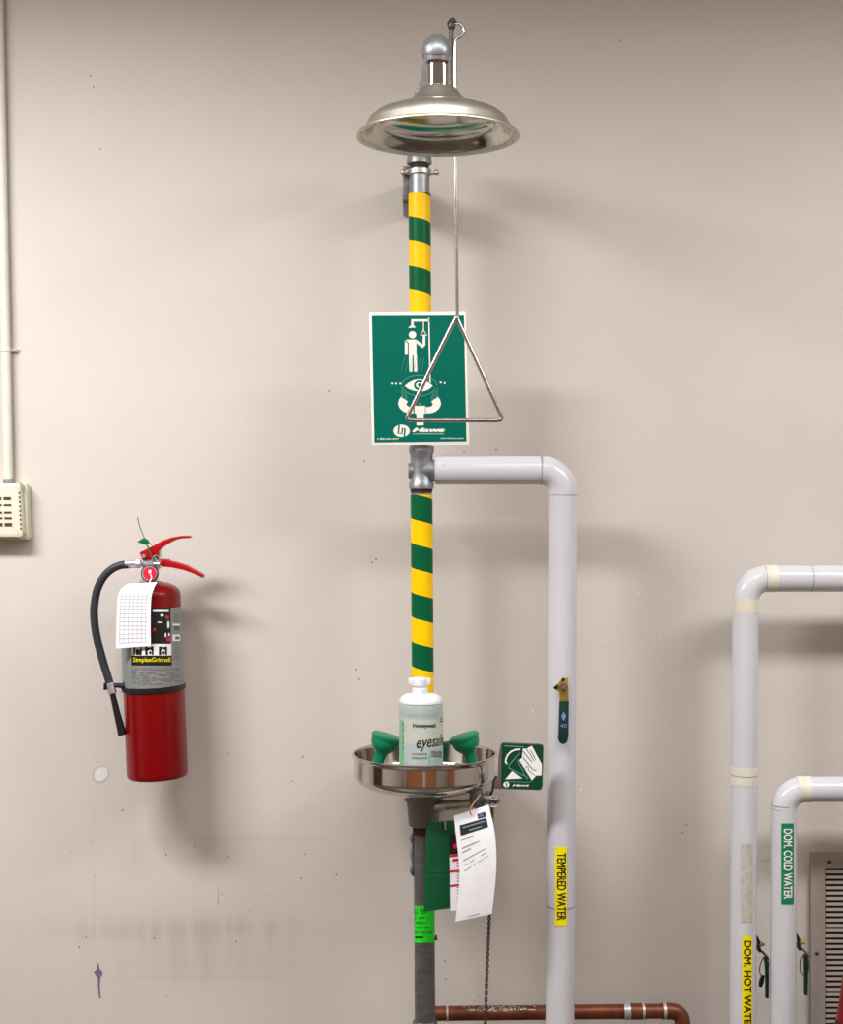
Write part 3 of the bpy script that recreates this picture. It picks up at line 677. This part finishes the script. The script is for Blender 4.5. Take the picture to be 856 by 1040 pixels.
# key ring + chain
t = thing('chain', 'dark twisted steel chain hanging from a split ring behind the curled white card', 'chain', P(492, 1040, 2.83))
MB().torus(P(501.5,814,2.815), (0,1,.1), S(6,2.815), .0011).build('split_ring', 'satin', t)
m = MB(); pts0 = [(500,820),(499.5,840),(498.5,880),(497.2,925),(494.8,980),(492.5,1045)]
n = 104; pth = smoothpts(pts0, n)
for i in range(n):
    a, b = P(*pth[i], 2.83), P(*pth[i+1], 2.83); c = (a+b)/2; d = (b-a); L0 = d.length*.78
    ex = Vector((1,0,0)) if i % 2 else Vector((.35,1,0)).normalized(); dn = d.normalized()
    loop = [c+dn*L0*math.cos(t_)+ex*.0028*math.sin(t_) for t_ in [2*PI*q_/10 for q_ in range(11)]]
    m.tube(loop, .0012, 6, cap=False)
m.build('links', 'cable', t)

# ---------------------------------------------------------------- insulated white pipe with elbow (tempered water)
def bend(p0, p1, p2, r, n=10):
    a, b, c = Vector(p0), Vector(p1), Vector(p2); u = (a-b).normalized(); v = (c-b).normalized(); ctr = b+(u+v)*r; o = []
    for i in range(n+1):
        t = PI/2*i/n; o.append(ctr-v*r*math.cos(t)-u*r*math.sin(t) if False else ctr+(-v)*r*math.cos(t)+(-u)*r*math.sin(t))
    return o
def pipe_run(Y, yc, x0, xv, xb, r, m_, t, elbow_r, ye=1060):
    """horizontal run at height yc from x0 to the corner xv, then down to ye (x drifts to xb)"""
    c = P(xv, yc, Y); a = P(x0, yc, Y); b = P(xb, ye, Y); R_ = S(r, Y)
    dirh = (a-c).normalized(); dirv = (b-c).normalized(); el = S(elbow_r, Y)
    e = bend(c+dirh, c, c+dirv, el, 14)
    MB().cyl(a, e[0], R_, seg=40).build('horizontal_jacket', m_, t)
    MB().tube(e, R_*1.012, 40).build('elbow_cover', m_, t)
    MB().cyl(e[-1], b, R_, seg=40).build('vertical_jacket', m_, t)
def band(t, x0, y0, x1, y1, Y, r, m_='tape', name='tape_band'): MB().cyl(P(x0,y0,Y), P(x1,y1,Y), S(r,Y), seg=40).build(name, m_, t)
PY = RY
t = thing('water_pipe', 'white insulated pipe from the striped riser turning down, with yellow tempered water marker', 'pipe', P(569, 1040, PY))
pipe_run(PY, 477.7, 443, 571.8, 568.5, 14.8, 'pipew', t, 22, 1062)
xp = lambda y: 571.8+(y-477.7)*(568.5-571.8)/(1062-477.7)
band(t, 548.6, 477.7, 549.4, 477.7, PY, 15.05, 'seam', 'seam'); band(t, xp(502), 502.5, xp(503), 503.2, PY, 15.05, 'seam', 'seam'); band(t, xp(918), 918.6, xp(919), 920.2, PY, 15.0, 'seam', 'seam')
band(t, 441.5, 477.7, 455, 477.7, PY, 14.2, 'pipew', 'end_collar')
MB().ball(P(449.5,472,PY-S(13.5,PY)), .0026).build('collar_tack', 'white', t)
f = cyl_map(xp, PY, 14.9)
mk = MB().rect(f, 563.7, 860, 576, 940, .0006, 8, 4).build('pipe_marker', 'lyellow', t)
MB().bold(f, 'TEMPERED WATER', 565.8, 866, 575, 934.5, .0011, rot=1, sub=1.2).build('lettering', 'black', mk, flatmark=True)
# ball valve handle poking through the jacket
vY = PY-S(15,PY)-.012
zv = lambda x, y: (550+x/10.4, 670+y/10.4)
v = MB().prism([zv(*p) for p in [(188,235),(218,195),(245,205),(250,190),(282,192),(288,440),(190,440),(188,345),(160,330),(150,300),(160,270)]], vY-.003, vY, .0006).build('valve_handle', 'brass', t)
MB().prism([zv(*p) for p in [(190,438),(292,438),(286,820),(272,870),(245,892),(220,895),(190,875),(174,830),(180,780)]], vY-.006, vY+.002, .0015).build('grip', 'dgrip', v)
MB().cyl(P(572.2,698,vY-.011)+Vector((0,.033,0)), P(572.2,698,vY-.011), S(4.6,vY), seg=6, bev=.0008).cyl(P(572.6,697.8,vY-.011), P(572.6,697.8,vY-.014), S(2.2,vY), seg=16).build('nut', 'bronze', v)
m = MB().prism([zv(*p) for p in [(125,300),(165,262),(178,290),(150,322)]], vY-.0045, vY).prism([zv(*p) for p in [(212,215),(225,190),(245,200),(240,228),(218,232)]], vY-.0045, vY)
m.build('stop_lug', 'blackp', v)
pv = plane(vY-.006); m = MB().mark(pv, [zv(*p) for p in [(235,545),(262,595),(235,645),(208,598)]], .0004); m.text(pv, '40', *zv(200,675), *zv(268,718), .0004); m.build('grip_mark', 'bluep', v, flatmark=True)

# ---------------------------------------------------------------- two right-hand pipes
def side_valve(t, x, y, Y, second):
    v = MB().tube([P(x-2,y-9,Y-.01),P(x,y-3,Y),P(x,y+3,Y),P(x+2,y+7,Y)], [.002,.004,.0048,.003], 10, 4)
    vo = v.build('valve_stem', 'darkmetal', t)
    MB().ball(P(x+2.5,y-1,Y), .005).cyl(P(x+1,y-1,Y), P(x+6,y-.5,Y), .0032, seg=8).build('brass_nut', 'brass', vo)
    MB().tube([P(x+3,y+6,Y),P(x+8,y+11,Y),P(x+10,y+14,Y)], .0026, 8).build('lever_arm', 'bronze', vo)
    return vo
HYY = 2.95
t = thing('water_pipe', 'taller white insulated pipe at right with yellow hot water marker', 'pipe', P(754, 1040, HYY))
pipe_run(HYY, 587.5, 960, 757.3, 753.6, 13.4, 'pipew2', t, 22, 1062)
xp = lambda y: 757.3+(y-587.5)*(753.6-757.3)/(1062-587.5)
band(t, 775.5, 587.5, 788.5, 587.5, HYY, 13.75); band(t, 823, 587.5, 823.8, 587.5, HYY, 13.6, 'seam', 'seam'); band(t, 776, 587.5, 776.5, 587.5, HYY, 13.85, 'seam', 'seam')
band(t, xp(607), 607, xp(622), 622, HYY, 13.6); band(t, xp(779), 778.5, xp(796), 796, HYY, 13.7); band(t, xp(786), 786.3, xp(786), 787.1, HYY, 13.85, 'seam', 'seam')
f = cyl_map(xp, HYY, 13.45)
MB().rect(f, 752, 857, 764.4, 936.5, .0006, 8, 6).build('worn_label', 'oldtape', t)
mk = MB().rect(f, 753.4, 951, 764, 1058, .0006, 8, 6).build('pipe_marker', 'lyellow', t)
MB().bold(f, 'DOM. HOT WATER', 755.2, 955.5, 763.2, 1047, .0011, rot=1, sub=1.2).build('lettering', 'black', mk, flatmark=True)
vo = side_valve(t, 770.5, 960, 2.99, 1)
MB().tube([P(777.2,972,2.975),P(779,985,2.972),P(779,1013,2.972)], [.0035,.0042,.0036], 10, 3, flat=2.2).build('valve_grip', 'dgrip', vo)
MB().tube([P(776,972,2.97),P(772.5,979,2.968),P(771.5,986,2.968),P(774,991,2.968),P(779,989,2.968),P(781,980,2.968),P(780,973,2.97),P(776,972,2.97)], .0011, 8, 4).build('wire_ring', 'darkmetal', vo)
MB().prism([(773.5,990),(776.8,991),(776,998),(773.6,1003),(771,1002),(771,997)], 2.964, 2.967, .0006).build('black_tab', 'blackp', vo)
CYY = 2.955
t = thing('water_pipe', 'shorter white insulated pipe at right with green cold water marker', 'pipe', P(796, 1040, CYY))
pipe_run(CYY, 801.5, 960, 796.2, 795.0, 12.9, 'pipew2', t, 20, 1062)
xp = lambda y: 796.2-(y-801.5)*.004
band(t, 808.5, 801.5, 822.5, 801.5, CYY, 13.3); band(t, xp(817), 817, xp(818), 818, CYY, 13.1, 'seam', 'seam')
f = cyl_map(xp, CYY, 12.95)
mk = MB().rect(f, 793.2, 836.5, 806.0, 918.5, .0006, 10, 6).build('pipe_marker', 'lgreen', t)
MB().bold(f, 'DOM. COLD WATER', 795.7, 842, 804.6, 913, .0011, rot=1, sub=1.2).build('lettering', 'white', mk, flatmark=True)
vo = side_valve(t, 811, 958, 2.985, 1)
MB().tube([P(817,970,2.975),P(817.5,985,2.972),P(817.3,1010,2.972)], [.0042,.0044,.0036], 10, 3, flat=2.2).build('valve_grip', 'dgrip', vo)
MB().tube([P(816,969,2.97),P(813,974,2.968),P(812.5,985,2.968),P(815,990,2.968),P(819,989,2.968),P(820.5,980,2.968),P(819,971,2.97),P(816,969,2.97)], .0011, 8, 4).build('wire_ring', 'darkmetal', vo)

# ---------------------------------------------------------------- copper pipe
KY = 3.0
t = thing('copper_pipe', 'aged brown copper pipe running low behind the white pipe and turning down', 'pipe', P(560, 1040, KY))
RR = S(7.3, KY)
MB().cyl(P(436,1029.5,KY), P(676,1027,KY), RR).build('pipe', 'copper', t)
MB().tube([P(672,1027,KY),P(680,1027,KY),P(687,1028.5,KY),P(691.5,1033,KY),P(693,1040,KY),P(693,1062,KY)], RR*1.12, 28, 5).build('elbow', 'copper', t)
MB().cyl(P(637,1027.4,KY), P(655,1027.2,KY), RR*1.1).build('coupling', 'copper', t)
for a_, b_ in ((453.5,455.3),(633.5,640),(652,654.5),(673,676)): MB().cyl(P(a_,1029.3-(a_-436)*.0104,KY), P(b_,1029.3-(b_-436)*.0104,KY), RR*1.14).build('solder_joint', 'solder', t)
m = MB(); random.seed(5)
cm = lambda x, y, off: P(x, 1029-(x-436)*.0104, KY)+Vector((0, -math.sin(y)*(RR+off), math.cos(y)*(RR+off)))
for _ in range(210):
    x = random.gauss(510, 26); a = random.uniform(.1, 1.1)
    if x < 470: continue
    r = random.uniform(.2, .9); m.mark(cm, [(x+r*math.cos(q_)*1.3*random.uniform(.6,1.3), a+r*.09*math.sin(q_)*random.uniform(.6,1.3)) for q_ in [2*PI*z/7 for z in range(7)]], .0005)
m.build('mineral_deposit', 'solder', t, flatmark=True)

# ---------------------------------------------------------------- fire extinguisher
EY = 2.975; ke = EY/F
bx_, by_ = 160.2, 787.0; ax = (P(152.3,598,EY)-P(bx_,by_,EY)); axn = ax.normalized(); eb = P(bx_, by_, EY)
t = thing('fire_extinguisher', 'red fire extinguisher with black hose hung on the wall left of the shower', 'fire extinguisher', eb, rot=(0, math.atan2(axn.x, axn.z), 0))
MB().lathe([(r*ke, h_*ke) for r, h_ in [(27,-1),(29,-1.5),(30.3,0),(30.6,3),(30.6,181),(30.2,185),(28.7,188.5),(25,191.5),(19,194.3),(12,196),(9,197)]], eb, axn, 72).build('cylinder', 'red', t, ang=50)
xe = lambda y: bx_+(by_-y)*(152.3-160.2)/(787-598)
f = cyl_map(xe, EY, 30.6)
m = MB()
for nx_ in (1,): m.lathe([(30.75*ke, (787-698)*ke), (30.75*ke, (787-617)*ke)], eb, axn, 72, cap=False)
lab = m.build('label', 'labelgrey', t); lab['label'] = 'silver grey instruction label'
m = MB(); m.rect(f, 133.3, 617.3, 173.4, 654, .0008, 12, 2); m.rect(f, 133.3, 665.6, 174.6, 675.8, .0008, 12, 1); m.build('black_field', 'black', lab, flatmark=True)
m = MB(); m.rect(f, 133.0, 654, 174, 665.6, .0008, 12, 1)
m.rect(f, 155, 619.5, 171.5, 621.5, .0012, 5); m.disc(f, 164.5, 625, 1.8, 1.4, .0012); m.disc(f, 171, 634.5, 1.2, 4, .0012, 12); m.rect(f, 160, 631.5, 165, 632.6, .0012, 2); m.rect(f, 167.5, 643, 169, 647, .0012); m.rect(f, 171, 643, 172.5, 646, .0012)
m.build('white_field', 'white', lab, flatmark=True)
m = MB(); m.rect(f, 168.2, 625.2, 171.5, 629, .0014); m.rect(f, 155.5, 638, 158, 641, .0014); m.rect(f, 169.3, 647.5, 173, 651.5, .0014); m.build('red_marks', 'dred', lab, flatmark=True)
m = MB()
for x in (139.5, 151.5, 165.5):
    m.mark(f, [(x-4.3,656.5),(x+4.3,656.5),(x+4.3,665),(x+2.5,665),(x+2.2,660),(x-.5,658.5),(x-2,661),(x-1.5,665),(x-4.3,665)], .0012)
    m.disc(f, x+.8, 662.8, 1.3, 1.6, .0012, 10)
m.build('pictograms', 'black', lab, flatmark=True)
MB().text(f, 'SimplexGrinnell', 135, 667.6, 173.2, 673.6, .0014, bold=.008, sub=1.2).build('lettering', 'lyellow', lab, flatmark=True)
m = MB()
random.seed(9)
for j in range(12):
    y = 678.5+j*1.55; x = 133
    while x < 186:
        L1 = random.uniform(4, 14); 
        if x+L1 > 188: break
        if random.random() < .8: m.rect(f, x, y, x+L1, y+.5, .0008, 3)
        x += L1+random.uniform(1, 3)
for j in range(16):
    y = 624+j*3
    if 632 < y < 652: continue
    m.rect(f, 176.5, y, 182.5, y+.6, .0008, 2)
m.rect(f, 177, 636, 182.5, 640, .0008, 3).rect(f, 178, 646.5, 182.5, 649.5, .0012, 3)
m.build('small_print', 'greytext', lab, flatmark=True)
m = MB(); m.rect(f, 175.5, 633.5, 183.2, 635.4, .001, 3); m.rect(f, 175.5, 644.5, 183.2, 651, .001, 3); m.build('white_boxes', 'white', lab, flatmark=True)
# strap
st_ = MB(); st_.lathe([(31*ke, (787-701)*ke), (32*ke, (787-700.5)*ke), (32*ke, (787-696)*ke), (31*ke, (787-695.3)*ke)], eb, axn, 72, cap=False)
so = st_.build('strap', 'blackp', t)
MB().torus(P(130.5,698,EY-.028), (0,1,0), S(6,EY), .0028, 24, 8).tube([P(107,697,EY-.03),P(116,696,EY-.03),P(128,697,EY-.03)], .005, 10, 3).box(P(107.5,697,EY-.03), (.005,.02,.014), bev=.001).build('hose_clip', 'blackp', so)
# hose
HO = EY-.03
hp = [P(x,y,HO) for x, y in [(131,573.3),(122,574.3),(113,578.5),(105,586.5),(99,598),(96,613),(95.6,628),(98,646),(102.5,664),(107.5,681),(112.5,697)]]
hs = MB().tube(hp, S(4.1,HO), 20, 6).build('hose', 'rubber', t)
MB().cyl(P(127.5,573,HO), P(143,572,HO), S(4.2,HO), seg=24, bev=.001).cyl(P(139,572.2,HO), P(142,572,HO), S(4.8,HO), seg=8).build('hose_coupling', 'alu', hs)
MB().cyl(P(111.6,693.5,HO), P(114.3,704.5,HO), S(4.6,HO), seg=20, bev=.001).build('hose_ferrule', 'alu', hs)
MB().tube([P(114,703,HO),P(119.2,725,HO),P(124.6,746.5,HO)], [S(2.9,HO),S(3.5,HO),S(4.4,HO)], 20).build('nozzle', 'blackp', hs)
# valve
ze = lambda x, y: (110+x/8.152, 520+y/8.152)
m = MB().prism([ze(*p) for p in [(268,400),(285,390),(360,390),(420,400),(425,440),(420,470),(395,480),(390,560),(380,640),(300,640),(290,560),(285,470),(270,450)]], EY-.016, EY+.016, .002)
m.cyl(P(151,598,EY), P(151.5,588,EY), S(10,EY), S(9,EY))
m.build('valve_body', 'alu', t)
MB().lathe([(S(13,EY),0),(S(12.5,EY),.008),(S(9,EY),.012)], P(152.2,596,EY), axn, 32).build('valve_collar', 'redp', t)
MB().cyl(P(151.5,582.5,EY-.028), P(151.5,582.5,EY-.028)+Vector((0,.014,0)), S(8.6,EY), seg=32, bev=.001).build('gauge_rim', 'darkmetal', t)
g_ = MB().cyl(P(151.5,582.5,EY-.030), P(151.5,582.5,EY-.030)+Vector((0,.014,0)), S(7.7,EY), seg=32, bev=.001).build('gauge', 'alu', t)
gp2 = plane(EY-.0302); MB().disc(gp2, 151.9, 582.5, 6.6, 6.6, .0002).build('gauge_face', 'gaugered', g_, flatmark=True)
m = MB().disc(gp2, 152.0, 580.6, 1.7, 1.9, .0006); m.stroke(gp2, [(152,581),(154,587)], .9, .0006); m.build('gauge_mark', 'white', g_, flatmark=True)
up = MB().prism([ze(*p) for p in [(255,335),(360,285),(440,240),(520,210),(600,197),(670,197),(682,207),(678,216),(620,217),(560,228),(490,262),(440,296),(405,340),(395,375),(355,392),(275,396)]], EY-.020, EY+.008, .0018).build('upper_lever', 'redp', t)
MB().cyl(P(*ze(290,368),EY-.024), P(*ze(290,368),EY-.024)+Vector((0,.034,0)), .0042, seg=16, bev=.0008).build('pivot_pin', 'alu', up)
MB().prism([ze(*p) for p in [(425,390),(495,394),(500,405),(560,417),(650,445),(720,485),(782,525),(778,548),(700,508),(620,480),(530,462),(440,452),(425,425)]], EY-.020, EY+.008, .0018).build('lower_lever', 'redp', t)
m = MB(); m.torus(P(*ze(398,400),EY-.024), (0.3,1,0), S(4.8,EY), .0012, 20, 8); m.cyl(P(*ze(375,425),EY-.02), P(*ze(420,425),EY-.02), .002, seg=8); m.cyl(P(*ze(418,310),EY-.004), P(*ze(418,400),EY-.004), .006, seg=10)
m.build('pull_pin', 'chrome', t)
sl = MB().prism([ze(*p) for p in [(235,248),(295,210),(335,240),(325,268),(300,272)]], EY-.030, EY-.026, .0006).build('tamper_seal', 'sealg', t)
MB().tube([P(*ze(*p),EY-.028) for p in [(240,40),(255,110),(278,170),(295,215)]], .0011, 8, 4).build('seal_tail', 'stringg', sl)
MB().tube([P(*ze(*p),EY-.028) for p in [(310,255),(335,310),(355,360),(385,410),(405,435)]], .0014, 8, 4).tube([P(*ze(*p),EY-.024) for p in [(315,255),(345,262),(360,272)]], .0012, 8, 4).build('seal_wire', 'sealg', sl)
MB().box(P(152,640,WY-.010), (.03,.018,.20), bev=.003).box(P(150,598,WY-.03), (.03,.05,.012), bev=.002).build('wall_hook', 'blackp', t)
# paper tag
g = sheet_map(smoothpts([(130,592.8),(123.5,598),(120,606),(118.8,622),(118.2,640),(118,658.5)],24), smoothpts([(159.5,591),(156,597.5),(153.6,606),(152.8,622),(152.8,640),(153,656)],24),
              lambda u, v: (EY-.034-.036*min(1, v*3.2)**.7)-.002*math.sin(PI*v))
tt = thing('inspection_tag', 'white paper inspection tag with printed table hanging on the fire extinguisher neck', 'tag', g(.5,1,0))
sheet(g, 12, 30).build('paper', 'paper', tt)
m = MB()
for i in range(7): m.rect(g, .10+i*.125, .30, .10+i*.125+.008, .93, .0005, 1, 12)
for j in range(15): m.rect(g, .08, .30+j*.045, .88, .30+j*.045+.004, .0005, 8)
for v, a_, b_ in ((.09,.4,.6),(.155,.2,.8),(.2,.15,.8),(.25,.1,.85)): m.rect(g, a_, v, b_, v+.006, .0005, 6)
m.build('printed_table', 'greyp', tt, flatmark=True)
m = MB(); m.rect(g, .2, .13, .5, .142, .0006, 4); m.build('blue_heading', 'bluep', tt, flatmark=True)
MB().tube([P(152,591,EY-.034), P(154,586,EY-.03), P(157,580,EY-.024)], .0009, 8, 3).build('tag_wire', 'alu', tt)

# ---------------------------------------------------------------- conduit and alarm box on the left
CYD = WY-.016
t = thing('wall_conduit', 'thin cream painted conduit running down the wall to the alarm box at far left', 'conduit', P(8, 490, CYD))
MB().cyl(P(-2.3,-40,CYD), P(8.3,486,CYD), S(4.7,CYD)).build('tube', 'conduit', t)
MB().lathe([(S(4.6,CYD),0),(S(5.2,CYD),.002),(S(5.2,CYD),.012),(S(4.7,CYD),.014)], P(8.4,493,CYD), P(8.3,486,CYD)-P(8.4,493,CYD), 28).build('connector', 'patina', t)
m = MB().cyl(P(5.8,357.2,CYD), P(5.7,352.8,CYD), S(5.4,CYD), bev=.001); m.box(P(13.5,356,WY-.004), (S(9,WY), .006, S(3.4,WY)), bev=.001); m.tube([P(12,357,WY-.006),P(16,357,WY-.008),P(18.5,353.5,WY-.006)], .0016, 8); m.build('strap', 'conduit', t)
MB().ball(P(15.2,355.5,WY-.008), .004).build('strap_screw', 'satin', t)
BYY = WY-.05
t = thing('alarm_sounder', 'cream slotted alarm box on the wall at far left under the conduit', 'alarm box', P(0, 548, WY-.02))
MB().prism([(-26,491.5),(25,491.5),(27.2,494),(28.8,546),(27.5,548.3),(-26,547.5)], WY-.030, WY-.001, .002).build('back_box', 'creamg', t)
cov = MB().prism(rrect(-26, 491, 20.6, 545.8, 4, 5, .045), BYY, WY-.024, .0085).build('cover', 'cream', t)
pb = plane(BYY)
m = MB()
for j, y in enumerate((504.8,512,519.5,525.2,531)):
    hgt = 3.2 if j == 0 else (2.2 if j < 4 else 3.6)
    for x0, x1 in ((-7,1.4),(3.4,11.0)): m.rect(pb, x0+j*.3, y, x1+j*.3, y+hgt, .0005)
m.build('front_slots', 'slot', cov, flatmark=True)  # flat patches; the shade inside the slots is painted dark
m = MB()
for j in range(9): m.prism([(18.6+j*.2,499.6+j*4.5),(20.1+j*.2,499.6+j*4.5),(20.1+j*.2,502+j*4.5),(18.6+j*.2,502+j*4.5)], BYY+.0010, BYY+.009)
m.build('side_slots', 'black', t)  # raised black bars, painted as the shade in the side slots

# ---------------------------------------------------------------- louvred panel at right
t = thing('louvred_panel', 'grey louvred access panel set in the wall at lower right', 'access panel', P(880, 1100, WY))
LY = WY-.012
zb_ = 1180
m = MB(); m.prism([(823,867),(980,867),(980,882.5),(838.5,882.5),(838.5,zb_-12),(980,zb_-12),(980,zb_),(823,zb_)], LY, WY-.0005, .0015); m.build('frame', 'panel', t)
MB().prism([(838.5,882.5),(980,882.5),(980,zb_-12),(838.5,zb_-12)], WY-.0015, WY-.0005).build('duct_opening', 'dark', t)  # flat dark sheet on the wall, painted as the shade behind the slats
m = MB()
y = 885.5
while y < zb_-14:
    a = P(838.8,y,WY-.010); b = P(980,y,WY-.010); c = (a+b)/2
    m.box(c, (b.x-a.x, .0012, S(2.9,WY)), Euler((math.radians(-15),0,0)).to_matrix()); y += 5.42
m.build('louvre_slats', 'panel', t)
m = MB()
for x, y in ((842,875.5),(830,968.5)): m.ball(P(x,y,LY), S(2.0,LY), (1,.5,1), 14)
m.build('screws', 'darkmetal', t)
m = MB(); m.prism([(821.8,865.8),(980,865.8),(980,867),(823,867),(823,zb_),(821.8,zb_)], WY-.006, WY-.0005); m.build('shadow_gasket', 'panel', t)  # thin outer strip in the frame's own colour

# ---------------------------------------------------------------- red cone at the corner
NY_ = 2.80; tip = P(866, 950, NY_)
t = thing('safety_cone', 'red tapered cone just visible in the lower right corner before the louvred panel', 'cone', (tip.x, NY_, 0))
def cr_(z): return .006+(tip.z-z)*.155
zj = P(850, 1036, NY_).z
MB().lathe([(.004, tip.z), (.0075, tip.z-.002), (cr_(zj), zj), (cr_(zj)-.002, zj-.002)], (tip.x, NY_, 0), seg=40).build('cone_top', 'cone', t)
MB().lathe([(.17, 0), (.17, .02), (.13, .03), (cr_(zj)+.001, zj), (.01, zj+.001)], (tip.x, NY_, 0), seg=40).build('cone_base', 'coneb', t)
